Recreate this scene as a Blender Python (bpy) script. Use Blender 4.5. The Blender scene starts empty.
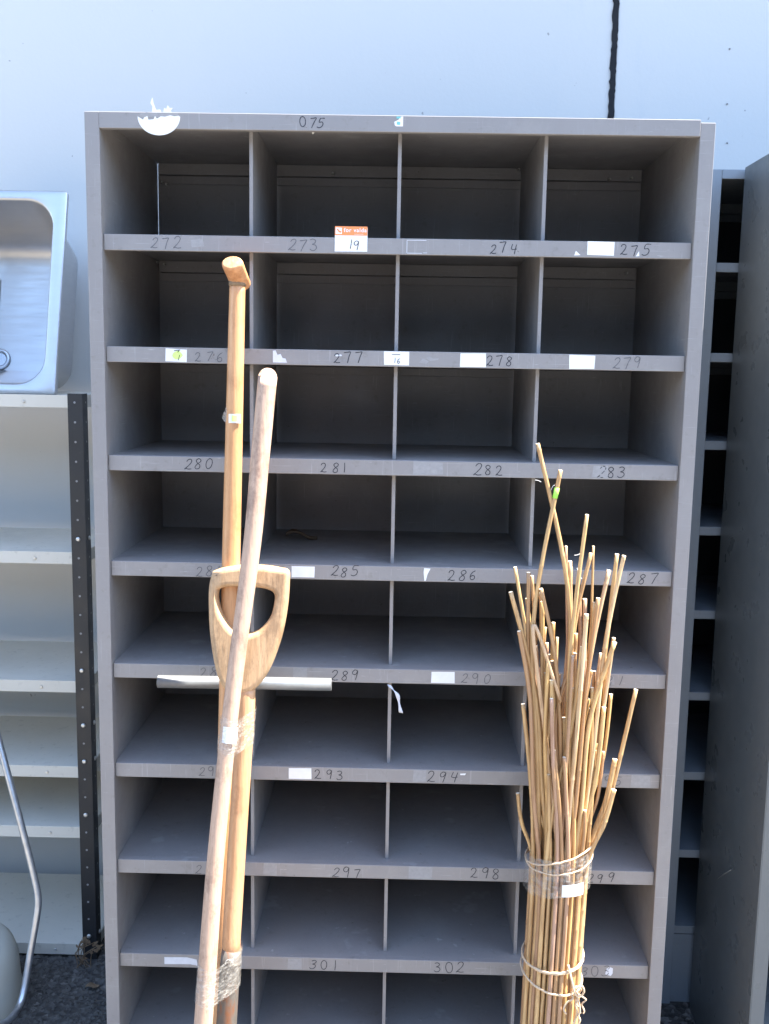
import bpy, math, random
from mathutils import Vector, Matrix
R = math.radians
random.seed(7)
S = bpy.context.scene
COL = S.collection

# ---------------------------------------------------------------- camera
CAM = Vector((0.010533, -1.952402, 1.61))
RT = Vector((0.99973879, 0.01512724, 0.01713224))
UP = Vector((-0.0191003, 0.14135102, 0.98977526))
FW = Vector((-0.01255091, 0.98984396, -0.14160303))
F = 982.7
cd = bpy.data.cameras.new('camera'); cam = bpy.data.objects.new('camera', cd); COL.objects.link(cam)
cam.matrix_world = Matrix(((RT.x, UP.x, -FW.x, CAM.x), (RT.y, UP.y, -FW.y, CAM.y), (RT.z, UP.z, -FW.z, CAM.z), (0, 0, 0, 1)))
cd.sensor_fit = 'HORIZONTAL'; cd.sensor_width = 36; cd.lens = F / 769 * 36
cd.clip_start = 0.02; cd.clip_end = 2000
S.camera = cam

# ---------------------------------------------------------------- light
SUN = Vector((0.44, 0.010, 0.89)).normalized()
el = math.asin(SUN.z); az = math.atan2(SUN.x, SUN.y)
w = bpy.data.worlds.new('World'); S.world = w; w.use_nodes = True
nt = w.node_tree
sky = nt.nodes.new('ShaderNodeTexSky'); sky.sky_type = 'NISHITA'; sky.sun_disc = False
sky.sun_elevation = el; sky.sun_rotation = az; sky.air_density = 1.0; sky.dust_density = .6; sky.ozone_density = 1.4
nt.links.new(sky.outputs[0], nt.nodes['Background'].inputs[0]); nt.nodes['Background'].inputs[1].default_value = 0.15
sd = bpy.data.lights.new('sun', 'SUN'); sd.energy = 5.0; sd.angle = R(0.55); sd.color = (1.0, 0.95, 0.86)
so = bpy.data.objects.new('sun', sd); COL.objects.link(so)
so.rotation_euler = SUN.to_track_quat('Z', 'Y').to_euler(); so.location = (3, 0, 6)
S.view_settings.view_transform = 'Standard'; S.view_settings.look = 'None'
S.view_settings.gamma = 1; S.view_settings.use_curve_mapping = False
S.view_settings.exposure = 2.45

# ---------------------------------------------------------------- helpers
def ray(px, py): return FW + RT * ((px - 384.5) / F) + UP * ((512 - py) / F)
def at(px, py, Y):
    d = ray(px, py); return CAM + d * ((Y - CAM.y) / d.y)
def atl(px, py, yb, s):          # point on the leaning plane y = yb + s*z
    d = ray(px, py); t = (yb + s * CAM.z - CAM.y) / (d.y - s * d.z); return CAM + d * t

def tag(o, label=None, cat=None, group=None, kind=None):
    if label: o['label'] = label
    if cat: o['category'] = cat
    if group: o['group'] = group
    if kind: o['kind'] = kind
    return o
def empty(name, loc, label, cat, group=None):
    o = bpy.data.objects.new(name, None); COL.objects.link(o); o.location = loc; o.empty_display_size = .05
    return tag(o, label, cat, group)

class MB:
    def __init__(s): s.v = []; s.f = []; s.sm = []
    def face(s, idx, smooth=False): s.f.append(idx); s.sm.append(smooth)
    def box(s, x0, x1, y0, y1, z0, z1):
        b = len(s.v)
        for z in (z0, z1):
            for x, y in ((x0, y0), (x1, y0), (x1, y1), (x0, y1)): s.v.append(Vector((x, y, z)))
        for q in ((3, 2, 1, 0), (4, 5, 6, 7), (0, 1, 5, 4), (1, 2, 6, 5), (2, 3, 7, 6), (3, 0, 4, 7)):
            s.face([b + i for i in q])
    def prism(s, pts, n, th):        # flat polygon pts (Vectors), thickness th along n (front = far along n)
        b = len(s.v); k = len(pts)
        s.v += [p + n * th for p in pts]; s.v += list(pts)
        s.face([b + i for i in range(k)]); s.face([b + k + i for i in reversed(range(k))])
        for i in range(k):
            j = (i + 1) % k; s.face([b + i, b + k + i, b + k + j, b + j])
    def tube(s, pts, rad, n=12, caps=True, round_end=False, sx=1.0, sy=1.0, wob=0, ref=Vector((0.1, 1, 0.05))):
        if not hasattr(rad, '__len__'): rad = [rad] * len(pts)
        pts = list(pts); rad = list(rad)
        if round_end:
            d = (pts[-1] - pts[-2]).normalized(); r = rad[-1]; e = pts[-1]
            base = e - d * r
            pts[-1] = base
            for a in (25, 45, 62, 76): pts.append(base + d * r * math.sin(R(a))); rad.append(r * math.cos(R(a)))
        b = len(s.v); m = len(pts)
        for i, p in enumerate(pts):
            t = (pts[min(i + 1, m - 1)] - pts[max(i - 1, 0)]).normalized()
            a = (ref - t * ref.dot(t)).normalized(); c = t.cross(a)
            for k in range(n):
                th = 2 * math.pi * k / n; q = rad[i] * (1 + (random.uniform(-wob, wob) if wob else 0))
                s.v.append(p + c * (math.cos(th) * q * sx) + a * (math.sin(th) * q * sy))
        for i in range(m - 1):
            for k in range(n):
                k2 = (k + 1) % n
                s.face([b + i * n + k, b + i * n + k2, b + (i + 1) * n + k2, b + (i + 1) * n + k], True)
        if caps:
            s.face([b + k for k in reversed(range(n))]); s.face([b + (m - 1) * n + k for k in range(n)])
    def build(s, name, mat, parent=None, bevel=0, origin=None):
        me = bpy.data.meshes.new(name)
        o = bpy.data.objects.new(name, me); COL.objects.link(o)
        off = origin if origin is not None else Vector((0, 0, 0))
        if parent is not None and origin is None: off = Vector((0, 0, 0))
        me.from_pydata([tuple(v - off) for v in s.v], [], s.f)
        for p, m_ in zip(me.polygons, s.sm): p.use_smooth = m_
        me.materials.append(mat); me.update()
        if origin is not None: o.location = origin
        if parent is not None:
            o.parent = parent
            # geometry is written in world coordinates: cancel the parent's own placement
            pw = Matrix.Identity(4); q = parent; chain = []
            while q is not None: chain.append(q); q = q.parent
            for q in reversed(chain): pw = pw @ (q.matrix_parent_inverse @ Matrix.LocRotScale(q.location, q.rotation_euler, q.scale))
            o.matrix_parent_inverse = pw.inverted()
        if bevel:
            bm = o.modifiers.new('bevel', 'BEVEL'); bm.width = bevel; bm.segments = 2; bm.limit_method = 'ANGLE'
            bm.harden_normals = False
        return o

# ---------------------------------------------------------------- materials
def newmat(name):
    m = bpy.data.materials.new(name); m.use_nodes = True
    return m, m.node_tree, m.node_tree.nodes['Principled BSDF']
def noise(nt, scale, vec=(1, 1, 1), detail=4, rough=.55, co=None):
    N = nt.nodes; L = nt.links
    tc = N.new('ShaderNodeTexCoord'); mp = N.new('ShaderNodeMapping'); mp.inputs['Scale'].default_value = vec
    L.new(tc.outputs['Object'], mp.inputs[0])
    n = N.new('ShaderNodeTexNoise'); n.inputs['Scale'].default_value = scale; n.inputs['Detail'].default_value = detail
    n.inputs['Roughness'].default_value = rough
    L.new(mp.outputs[0], n.inputs['Vector'])
    return n.outputs['Fac']
def ramp(nt, fac, stops):
    r = nt.nodes.new('ShaderNodeValToRGB'); e = r.color_ramp.elements
    while len(e) < len(stops): e.new(0.5)
    for q, (p, c) in zip(e, stops): q.position = p; q.color = (*c, 1) if len(c) == 3 else c
    nt.links.new(fac, r.inputs[0]); return r.outputs[0]
def mix(nt, a, b, fac, mode='MIX'):
    m = nt.nodes.new('ShaderNodeMix'); m.data_type = 'RGBA'; m.blend_type = mode
    for sock, val in ((m.inputs[0], fac), (m.inputs[6], a), (m.inputs[7], b)):
        if hasattr(val, 'links'): nt.links.new(val, sock)
        elif isinstance(val, (int, float)): sock.default_value = val
        else: sock.default_value = (*val, 1)
    return m.outputs[2]
def bump(nt, p, fac, strength, dist=.001):
    b = nt.nodes.new('ShaderNodeBump'); b.inputs['Strength'].default_value = strength; b.inputs['Distance'].default_value = dist
    nt.links.new(fac, b.inputs['Height']); nt.links.new(b.outputs[0], p.inputs['Normal'])
def g(v): return (v, v, v)

def paint(name, col, rough=.42, dirt=.5, scr=.35, spec=.5):
    m, nt, p = newmat(name)
    big = noise(nt, 3.5, (1, 1, .6), 6, .65)
    c = mix(nt, tuple(x * .84 for x in col), tuple(min(1, x * 1.12) for x in col), big)
    sp = ramp(nt, noise(nt, 55, (1, 1, 1), 3, .6), [(.60, g(0)), (.74, g(1))])
    f1 = mix(nt, g(0), g(dirt * .6), sp)
    c = mix(nt, c, (.13, .115, .095), f1)
    sc = ramp(nt, noise(nt, 30, (1, 1, 9), 3, .7), [(.69, g(0)), (.74, g(1))])
    f2 = mix(nt, g(0), g(scr), sc)
    c = mix(nt, c, tuple(min(1, x * 1.9 + .05) for x in col), f2)
    if dirt > .4:
        wear = ramp(nt, noise(nt, 9, (1, .5, 1), 8, .8), [(.50, g(0)), (.70, g(.26))])
        c = mix(nt, c, (.36, .345, .32), wear)
        for vec in ((5, 5, 160), (120, 120, 5)):
            c = mix(nt, c, (.40, .385, .37), ramp(nt, noise(nt, 2.2, vec, 3, .6), [(.64, g(0)), (.70, g(.38))]))
        chip = ramp(nt, noise(nt, 24, (1, 1, 1), 7, .8), [(.665, g(0)), (.685, g(.8))])
        c = mix(nt, c, (.085, .06, .045), chip)
    nt.links.new(c, p.inputs['Base Color'])
    r = ramp(nt, noise(nt, 14, (1, 1, 1), 5), [(.3, g(rough - .08)), (.7, g(rough + .16))])
    nt.links.new(r, p.inputs['Roughness'])
    p.inputs['Specular IOR Level'].default_value = spec
    bump(nt, p, noise(nt, 6, (1, 1, 1), 3), .25, .004)
    return m

def simple(name, col, rough=.6, metal=0, var=.15, nscale=20, bstr=.0, alpha=1, spec=.5):
    m, nt, p = newmat(name)
    c = mix(nt, tuple(x * (1 - var) for x in col), tuple(min(1, x * (1 + var)) for x in col), noise(nt, nscale, (1, 1, 1), 5))
    nt.links.new(c, p.inputs['Base Color']); p.inputs['Roughness'].default_value = rough; p.inputs['Metallic'].default_value = metal
    p.inputs['Alpha'].default_value = alpha; p.inputs['Specular IOR Level'].default_value = spec
    if bstr: bump(nt, p, noise(nt, nscale * 3, (1, 1, 1), 4), bstr, .002)
    return m

def wood(name, a, b, dark, rough=.5, patch=.35, along=3.0):
    m, nt, p = newmat(name)
    gr = noise(nt, 1, (130, 130, along), 5, .6)
    c = mix(nt, a, b, ramp(nt, gr, [(.3, g(0)), (.7, g(1))]))
    fine = ramp(nt, noise(nt, 1, (420, 420, along * 5), 3, .7), [(.58, g(0)), (.72, g(1))])
    c = mix(nt, c, dark, mix(nt, g(0), g(.55), fine))
    pt = ramp(nt, noise(nt, 17, (1, 1, .6), 6, .75), [(.50, g(0)), (.66, g(1))])
    c = mix(nt, c, dark, mix(nt, g(0), g(patch), pt))
    nt.links.new(c, p.inputs['Base Color']); p.inputs['Roughness'].default_value = rough
    bump(nt, p, gr, .6, .0018)
    return m

M = {}
M['unit'] = paint('grey_brown_paint', (.255, .238, .229), .40, .5, .45)
M['unit_in'] = M['unit']
M['blue_unit'] = paint('blue_grey_paint', (.23, .26, .285), .36, .35, .2)
M['green_unit'] = paint('green_grey_paint', (.125, .138, .142), .30, .15, .10, .6)
M['dark_in'] = paint('cell_shade_door_paint', (.055, .058, .068), .5, .2, .1)  # deepens the shade in the set-back unit's cells by colour; also outbuilding doors
M['cream'] = paint('cream_paint', (.62, .585, .50), .5, .35, .1)
M['black_steel'] = paint('black_steel', (.020, .021, .023), .42, .2, .15)
M['galv'] = simple('galvanised', (.55, .57, .60), .32, .9, .25, 60, .15)
M['alu'] = simple('grey_pipe', (.24, .245, .245), .42, .5, .18, 40, .1)
M['bolt'] = simple('bolt', (.65, .64, .60), .35, .7, .2, 90)
M['paper'] = simple('paper', (.76, .755, .73), .7, 0, .10, 60)
M['scrap'] = simple('scrap', (.62, .63, .66), .75, 0, .12, 120)
M['residue'] = simple('residue', (.295, .285, .278), .7, 0, .2, 150)
M['yellow'] = simple('yellow_dot', (.62, .78, .22), .6, 0, .1, 50)
M['green_tape'] = simple('green_tape', (.35, .80, .10), .5, 0, .1, 50)
M['orange'] = simple('orange_print', (.86, .27, .09), .6, 0, .05, 50)
M['teal'] = simple('teal_print', (.16, .48, .46), .6, 0, .1, 50)
M['ink'] = simple('ink', (.025, .025, .032), .6, 0, .3, 200)
M['faint'] = simple('faint_ink', (.085, .083, .09), .6, 0, .3, 200)
M['pole_new'] = wood('pole_yellow_wood', (0.618, 0.338, 0.166), (0.515, 0.252, 0.104), (0.288, 0.126, 0.048), .42, .45, 2.5)
M['pole_old'] = wood('pole_grey_wood', (0.515, 0.350, 0.252), (0.402, 0.262, 0.180), (0.206, 0.126, 0.090), .6, .85, 2.5)
M['ash'] = wood('handle_wood', (0.577, 0.379, 0.214), (0.433, 0.262, 0.133), (0.196, 0.117, 0.062), .55, .6, 9)
M['shaft'] = wood('shaft_wood', (0.577, 0.333, 0.180), (0.474, 0.257, 0.123), (0.278, 0.135, 0.067), .42, .5, 3)
M['knob'] = wood('knob_wood', (0.680, 0.360, 0.180), (0.515, 0.225, 0.085), (0.247, 0.081, 0.028), .42, .55, 60)
M['tub'] = simple('tub_plastic', (.48, .47, .40), .6, 0, .12, 8, .1)
M['twine'] = simple('twine', (.62, .46, .30), .9, 0, .3, 300, .6)
M['end'] = simple('cut_end', (.82, .72, .54), .8, 0, .2, 300)
M['leaf'] = simple('dry_leaf', (.22, .15, .09), .8, 0, .4, 60)
M['fleck'] = simple('fleck', (.42, .41, .39), .8, 0, .3, 80)
M['joint'] = simple('joint_filler', (.012, .013, .016), .95, 0, .4, 60, .5)

def mk_rust():
    m, nt, p = newmat('rusty_socket')
    c = ramp(nt, noise(nt, 22, (1, 1, .35), 6, .7), [(.35, (.10, .085, .072)), (.50, (.135, .115, .095)), (.60, (.20, .075, .03)), (.8, (.11, .035, .014))])
    nt.links.new(c, p.inputs['Base Color']); p.inputs['Roughness'].default_value = .55; p.inputs['Metallic'].default_value = .25
    bump(nt, p, noise(nt, 120), .4, .001); return m
M['rust'] = mk_rust()

def mk_steel():
    m, nt, p = newmat('stainless')
    c = mix(nt, (.50, .49, .48), (.62, .61, .60), noise(nt, 6, (1, 1, 1), 5))
    nt.links.new(c, p.inputs['Base Color']); p.inputs['Metallic'].default_value = 1
    r = ramp(nt, noise(nt, 10, (1, 1, 12), 5), [(.3, g(.38)), (.7, g(.50))]); nt.links.new(r, p.inputs['Roughness'])
    bump(nt, p, noise(nt, 5), .2, .004); return m
M['steel'] = mk_steel()

def mk_tape():
    m, nt, p = newmat('clear_tape')
    p.inputs['Base Color'].default_value = (.55, .52, .47, 1); p.inputs['Roughness'].default_value = .12
    a = ramp(nt, noise(nt, 60, (1, 1, 2.5), 4, .7), [(.40, g(.06)), (.66, g(.42))])
    nt.links.new(a, p.inputs['Alpha']); bump(nt, p, noise(nt, 90, (1, 1, 2)), 1, .006); return m
M['tape'] = mk_tape()

def mk_cane():
    m, nt, p = newmat('bamboo_cane')
    N = nt.nodes; L = nt.links
    oi = N.new('ShaderNodeObjectInfo')
    base = ramp(nt, oi.outputs['Random'], [(0, (0.515, 0.302, 0.104)), (.25, (0.639, 0.413, 0.180)), (.5, (0.515, 0.323, 0.147)), (.7, (0.371, 0.202, 0.095)), (.88, (0.433, 0.262, 0.180)), (1, (0.680, 0.474, 0.257))])
    st = noise(nt, 1, (260, 260, 5), 4, .65)
    c = mix(nt, base, (.24, .12, .05), mix(nt, g(0), g(.8), ramp(nt, st, [(.47, g(0)), (.68, g(1))])))
    blot = ramp(nt, noise(nt, 14, (1, 1, .7), 4), [(.50, g(0)), (.64, g(.6))])
    c = mix(nt, c, (.40, .23, .10), blot)
    L.new(c, p.inputs['Base Color']); p.inputs['Roughness'].default_value = .38
    bump(nt, p, st, .2, .001); return m
M['cane'] = mk_cane()

def mk_wall():
    m, nt, p = newmat('pale_blue_wall')
    c = mix(nt, (.54, .53, .505), (.585, .575, .545), noise(nt, .9, (1, 1, .6), 4))
    c = mix(nt, c, (.45, .48, .50), mix(nt, g(0), g(.35), ramp(nt, noise(nt, 7, (1, 1, .3), 6, .7), [(.6, g(0)), (.8, g(1))])))
    sp = ramp(nt, noise(nt, 46, (1, 1, 1), 2), [(.775, g(0)), (.79, g(1))])
    c = mix(nt, c, (.12, .11, .10), mix(nt, g(0), g(.55), sp))
    nt.links.new(c, p.inputs['Base Color']); p.inputs['Roughness'].default_value = .55
    bump(nt, p, noise(nt, 90, (1, 1, 1), 4), .2, .002); return m
M['wall'] = mk_wall()

def mk_ground():
    m, nt, p = newmat('gravel_ground')
    N = nt.nodes; L = nt.links
    tc = N.new('ShaderNodeTexCoord'); v = N.new('ShaderNodeTexVoronoi'); v.inputs['Scale'].default_value = 75
    L.new(tc.outputs['Object'], v.inputs['Vector'])
    sh = N.new('ShaderNodeSeparateColor'); L.new(v.outputs['Color'], sh.inputs[0])
    c = ramp(nt, sh.outputs[0], [(0, (.035, .033, .032)), (.6, (.085, .08, .075)), (1, (.21, .20, .185))])
    c = mix(nt, c, (.06, .055, .05), ramp(nt, noise(nt, 2.2, (1, 1, 1), 6), [(.4, g(0)), (.6, g(.7))]))
    far = noise(nt, .35, (1, 1, 1), 5)
    # the yard away from the wall is paler, dusty, compacted gravel
    sx = N.new('ShaderNodeSeparateXYZ'); L.new(tc.outputs['Object'], sx.inputs[0])
    mr = N.new('ShaderNodeMapRange'); mr.inputs[1].default_value = .1; mr.inputs[2].default_value = -1.2; L.new(sx.outputs[1], mr.inputs[0])
    pale = mix(nt, (.185, .168, .145), (.245, .225, .195), far)
    c = mix(nt, c, pale, mr.outputs[0])
    L.new(c, p.inputs['Base Color']); p.inputs['Roughness'].default_value = .9
    bump(nt, p, v.outputs['Distance'], .8, .008); return m
M['ground'] = mk_ground()
M['stone'] = simple('stones', (.085, .08, .072), .85, 0, .5, 40, .4)

# ---------------------------------------------------------------- setting
b = MB(); b.v += [Vector(p) for p in ((-300, -300, 0), (300, -300, 0), (300, 300, 0), (-300, 300, 0))]; b.face([0, 1, 2, 3])
tag(b.build('ground', M['ground']), kind='structure')

WY = .97; JX = .597
wall = empty('wall', (0, WY, 0), 'tall pale blue painted wall behind the shelving with a black vertical joint', 'wall')
def panel(x0, x1, hi):
    b = MB(); b.box(x0, x1, WY, WY + .15, -.05, hi); b.build('wall_panel', M['wall'], wall, .003)
panel(-9, JX - .007, 4.3); panel(JX + .0055, 9, 4.3)
b = MB(); b.box(-9, 9, .38, WY + .4, 4.3, 4.36); b.box(-9, 9, .30, .3795, 4.24, 4.37); b.build('added_eave', M['blue_unit'], wall)  # unseen overhang, added to keep direct sun off the rack and wall
b = MB()
zz = -.05; L_ = []; R_ = []
while zz < 4.2:
    L_.append((JX - .009 + random.uniform(-.004, .001), zz)); R_.append((JX + .0055 + random.uniform(-.001, .002), zz)); zz += random.uniform(.006, .014)
k = min(len(L_), len(R_))
for i in range(k - 1):
    (a0, z0), (a1, z1) = L_[i], L_[i + 1]; (c0, _), (c1, _) = R_[i], R_[i + 1]
    n0 = len(b.v); dz = -.0025 - random.uniform(0, .003)
    b.v += [Vector((a0, WY + dz, z0)), Vector((c0, WY - .002, z0)), Vector((c1, WY - .002, z1)), Vector((a1, WY + dz, z1)),
            Vector((a0, WY + .02, z0)), Vector((c0, WY + .02, z0)), Vector((c1, WY + .02, z1)), Vector((a1, WY + .02, z1))]
    for q in ((0, 1, 2, 3), (0, 3, 7, 4), (1, 5, 6, 2), (0, 4, 5, 1), (3, 2, 6, 7)): b.face([n0 + t for t in q])
b.build('joint_filler', M['joint'], wall)
for px_, py_ in ((729.5, 49), (727, 104), (727, 143)):
    q = at(px_, py_, WY); b = MB(); b.tube([q + Vector((0, .001, 0)), q - Vector((0, .0035, 0)), q - Vector((0, .005, 0))], [.0024, .0022, .001], 8, ref=Vector((0, .1, 1))); b.build('screw', M['residue'], wall)

yd = empty('sky_blocker', (0, -9, 0), 'unseen shed across the yard, facing the shelving', 'blocker')  # added out of view to keep low sky light out of the cells
b = MB(); b.box(-22, 22, -15, -9, 0, 4.2); b.build('blocker_wall', M['blue_unit'], yd)
b = MB(); b.box(-22.4, 22.4, -15.3, -8.6, 4.2, 4.35); b.build('blocker_roof', M['galv'], yd)
for x_ in (-14, -7, 1, 8, 15):
    b = MB(); b.box(x_, x_ + 3, -8.99, -8.96, .02, 3.0); b.build('blocker_door', M['dark_in'], yd)

# stones lying by the foot of the rack
b = MB()
for i in range(4200):
    x = random.uniform(-1.2, -.5) if i % 4 else random.uniform(-1.7, 1.6); y = random.uniform(-.05, .75) if i % 4 else random.uniform(-.2, .95); r = random.choice((.003, .004, .006, .009)) * random.uniform(.7, 1.3)
    n0 = len(b.v); rz = random.uniform(0, 6)
    for kx, ky, kz in ((1, 0, 0), (.2, .9, .1), (-.9, .3, 0), (-.3, -.8, .1), (.1, .1, .7), (.55, -.4, .35)):
        kx *= random.uniform(.7, 1.3); ky *= random.uniform(.7, 1.2)
        b.v.append(Vector((x + r * (kx * math.cos(rz) - ky * math.sin(rz)), y + r * (kx * math.sin(rz) + ky * math.cos(rz)), r * kz + .0005)))
    for q in ((0, 1, 4), (1, 2, 4), (2, 3, 4), (3, 5, 4), (5, 0, 4), (3, 0, 5)): b.face([n0 + t for t in q])
tag(b.build('gravel', M['stone']), 'loose dark gravel on the ground by the foot of the shelving', 'gravel', kind='stuff')

# ---------------------------------------------------------------- handwriting
DG = {
 '0': [[(.30, 1), (.10, .85), (.02, .5), (.12, .12), (.32, 0), (.52, .18), (.58, .55), (.48, .88), (.26, .99)]],
 '1': [[(.28, 1), (.30, .5), (.27, 0)]],
 '2': [[(.05, .78), (.15, .95), (.35, 1), (.50, .85), (.45, .6), (.25, .3), (.02, .04), (.14, .10), (.35, .03), (.62, .06)]],
 '3': [[(.05, .92), (.28, 1), (.50, .86), (.40, .64), (.20, .54), (.45, .48), (.56, .26), (.40, .04), (.16, 0), (.0, .12)]],
 '4': [[(.10, 1), (.05, .55), (.30, .46), (.58, .52)], [(.50, .95), (.46, .5), (.44, 0)]],
 '5': [[(.56, .98), (.16, .96), (.10, .58), (.38, .60), (.54, .40), (.46, .12), (.22, 0), (.0, .08)]],
 '6': [[(.48, 1), (.20, .80), (.04, .42), (.12, .08), (.34, 0), (.52, .18), (.46, .42), (.24, .46), (.08, .32)]],
 '7': [[(.02, .92), (.30, .96), (.58, .98), (.44, .6), (.28, 0)]],
 '8': [[(.52, .86), (.30, 1), (.08, .82), (.22, .58), (.48, .36), (.46, .08), (.22, 0), (.06, .18), (.24, .48), (.50, .72), (.50, .88)]],
 '9': [[(.50, .92), (.26, 1), (.06, .78), (.16, .54), (.40, .58), (.52, .90), (.50, .5), (.42, 0)]],
}
def smooth(ps, n=4):
    out = []
    for i in range(len(ps) - 1):
        p0 = ps[max(i - 1, 0)]; p1 = ps[i]; p2 = ps[i + 1]; p3 = ps[min(i + 2, len(ps) - 1)]
        for k in range(n):
            t = k / n
            out.append(tuple(.5 * ((2 * p1[c]) + (-p0[c] + p2[c]) * t + (2 * p0[c] - 5 * p1[c] + 4 * p2[c] - p3[c]) * t * t + (-p0[c] + 3 * p1[c] - 3 * p2[c] + p3[c]) * t ** 3) for c in range(len(p1))))
    out.append(ps[-1]); return out
def write(b, s, cx, cz, y, h=.0205, wd=.0011, gap=1.02, tilt=0):
    """ink strokes on a face at depth y that looks along -Y"""
    n = len(s); x = cx - n * h * gap / 2
    ph = 0
    for ch in s:
        jx, jz = random.uniform(-.0016, .0016), random.uniform(-.0017, .0017); sc = h * random.uniform(.86, 1.1); sk = random.uniform(-.05, .28)
        for st in DG.get(ch, []):
            ps = [(x + jx + px * sc * 1.05 + pz * sc * sk, cz - h / 2 + jz + pz * sc + (x - cx) * tilt) for px, pz in smooth(st)]
            for i in range(len(ps) - 1):
                ax, az_ = ps[i]; bx, bz = ps[i + 1]; dx, dz = bx - ax, bz - az_; l = math.hypot(dx, dz) or 1e-6
                wq = wd * .5 * random.uniform(.8, 1.15); nx, nz = -dz / l * wq, dx / l * wq; ex, ez = dx / l * wq * .6, dz / l * wq * .6
                ph = (ph + 1) % 5
                yy = y - .00025 - ph * .00003
                n0 = len(b.v)
                b.v += [Vector((ax + nx - ex, yy, az_ + nz - ez)), Vector((ax - nx - ex, yy, az_ - nz - ez)), Vector((bx - nx + ex, yy, bz - nz + ez)), Vector((bx + nx + ex, yy, bz + nz + ez))]
                b.face([n0, n0 + 1, n0 + 2, n0 + 3])
        x += h * gap
def patch(b, pts, y, th=.0004):
    b.prism([Vector((x, y, z)) for x, z in pts], Vector((0, -1, 0)), th)
def rect(cx, cz, w_, h_, jit=.0006, rot=0.0):
    q = []
    for sx, sz in ((-1, -1), (1, -1), (1, 1), (-1, 1)):
        x = sx * w_ / 2; z = sz * h_ / 2
        q.append((cx + x * math.cos(rot) - z * math.sin(rot) + random.uniform(-jit, jit), cz + x * math.sin(rot) + z * math.cos(rot) + random.uniform(-jit, jit)))
    return q

# ---------------------------------------------------------------- shelving units
def shelving(name, label, x0, x1, y0, D, top, pitch, rows, post, lip, mat, divs, recess=.010, up=0, inner=None, div_recess=.04, loc_drop=0, group=None, slit=False):
    t = empty(name, ((x0 + x1) / 2, y0, 0), label, 'shelving unit', group)
    y1 = y0 + D
    sides = []
    for s, xa, xb in ((-1, x0, x0 + post), (1, x1 - post, x1)):
        b = MB(); zt = top + up - (.005 if s == 1 else 0)
        b.box(xa, xb, y0, y0 + .022, 0, zt)                                  # front post, a folded channel
        if s == -1: b.box(xa + .001, xb - .001, y0 + .0222, y1 + .0012, .0, top + up - .0005)
        else: b.box(xa + .001, xb - .001, y0 + .0222, y1 + .0012, .0, top + up - .0005)
        sides.append(b.build('side_panel', mat, t, .0012))
    xi0, xi1 = x0 + post, x1 - post
    b = MB(); sl = .004 if slit else 0
    b.box(xi0 - .0018, xi1 + .0018, y1 - .0015, y1 + .001, .02, top - pitch if slit else top + up - .004)
    if slit: b.box(xi0 + .0003, xi1 + .0018, y1 - .0015, y1 + .001, top - pitch + .0005, top + up - .004)
    bk = b.build('back_panel', mat, t)
    # top: a tray with a folded front edge
    ztop = top; top = top + up
    b = MB(); b.box(xi0, xi1, y0 - .001, y0 + .013, top - lip, top); b.box(xi0 - .0025, xi1 + .0025, y0 + .0132, y1 - .002, top - .0035, top - .001)
    b.box(xi0 + .005, xi1 - .002, y1 - .016, y1 - .0022, top - .030, top - .004); b.box(xi0 + .005, xi1 - .002, y1 - .008, y1 - .0022, top - .050, top - .031)
    tp = b.build('top_panel', mat, t, .0012); top = ztop
    shelves = [tp]
    for k in range(1, rows + 1):
        z = top - pitch * k; b = MB()
        b.box(xi0 + .001, xi1 - .001, y0 + recess, y0 + recess + .013, z - lip, z)
        b.box(xi0 - .0015, xi1 + .0015, y0 + recess + .0132, y1 - .002, z - .0025, z - .0006)
        b.box(xi0 + .005, xi1 - .004, y1 - .016, y1 - .0022, z - .030, z - .003)
        b.box(xi0 + .005, xi1 - .004, y1 - .008, y1 - .0022, z - .050, z - .031)
        shelves.append(b.build('shelf', mat, t, .0011))
    for k in range(rows):
        zt = top - pitch * k - (.0035 - up if k == 0 else .0027); zb = top - pitch * (k + 1) - .0004
        for xd in divs:
            b = MB(); b.box(xd - .0006, xd + .0006, y0 + div_recess + .004, y1 - .017, zb, zt)
            b.box(xd - .0036, xd + .0036, y0 + div_recess, y0 + div_recess + .0038, zb, zt)
            b.build('divider', mat, t, .0008)
    b = MB(); b.box(xi0 + .001, xi1 - .001, y0 + recess, y0 + recess + .012, .0, top - pitch * rows - lip - .002); b.build('kickboard', mat, t)
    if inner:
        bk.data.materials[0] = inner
        b = MB(); b.box(xi0, xi0 + .0012, y0 + .03, y1 - .02, .02, top - .005); b.build('inner_shade_sheet', inner, t)  # thin dark sheet added so the cell side looks deeper in shade
    return t, shelves, sides, bk

TOP = 2.082; P = .216; W2 = .6; D = .463; LIP = .0305
main, SH, SD, BK = shelving('pigeonhole_shelving', 'tall grey-brown steel pigeonhole unit, four cells wide, with numbered shelf edges, in the centre', -W2, W2, 0, D, TOP, P, 9, .0285, LIP, M['unit'], (-.287, .003, .287), slit=True, up=.009)
FY = .010     # face of the numbered edges

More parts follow.
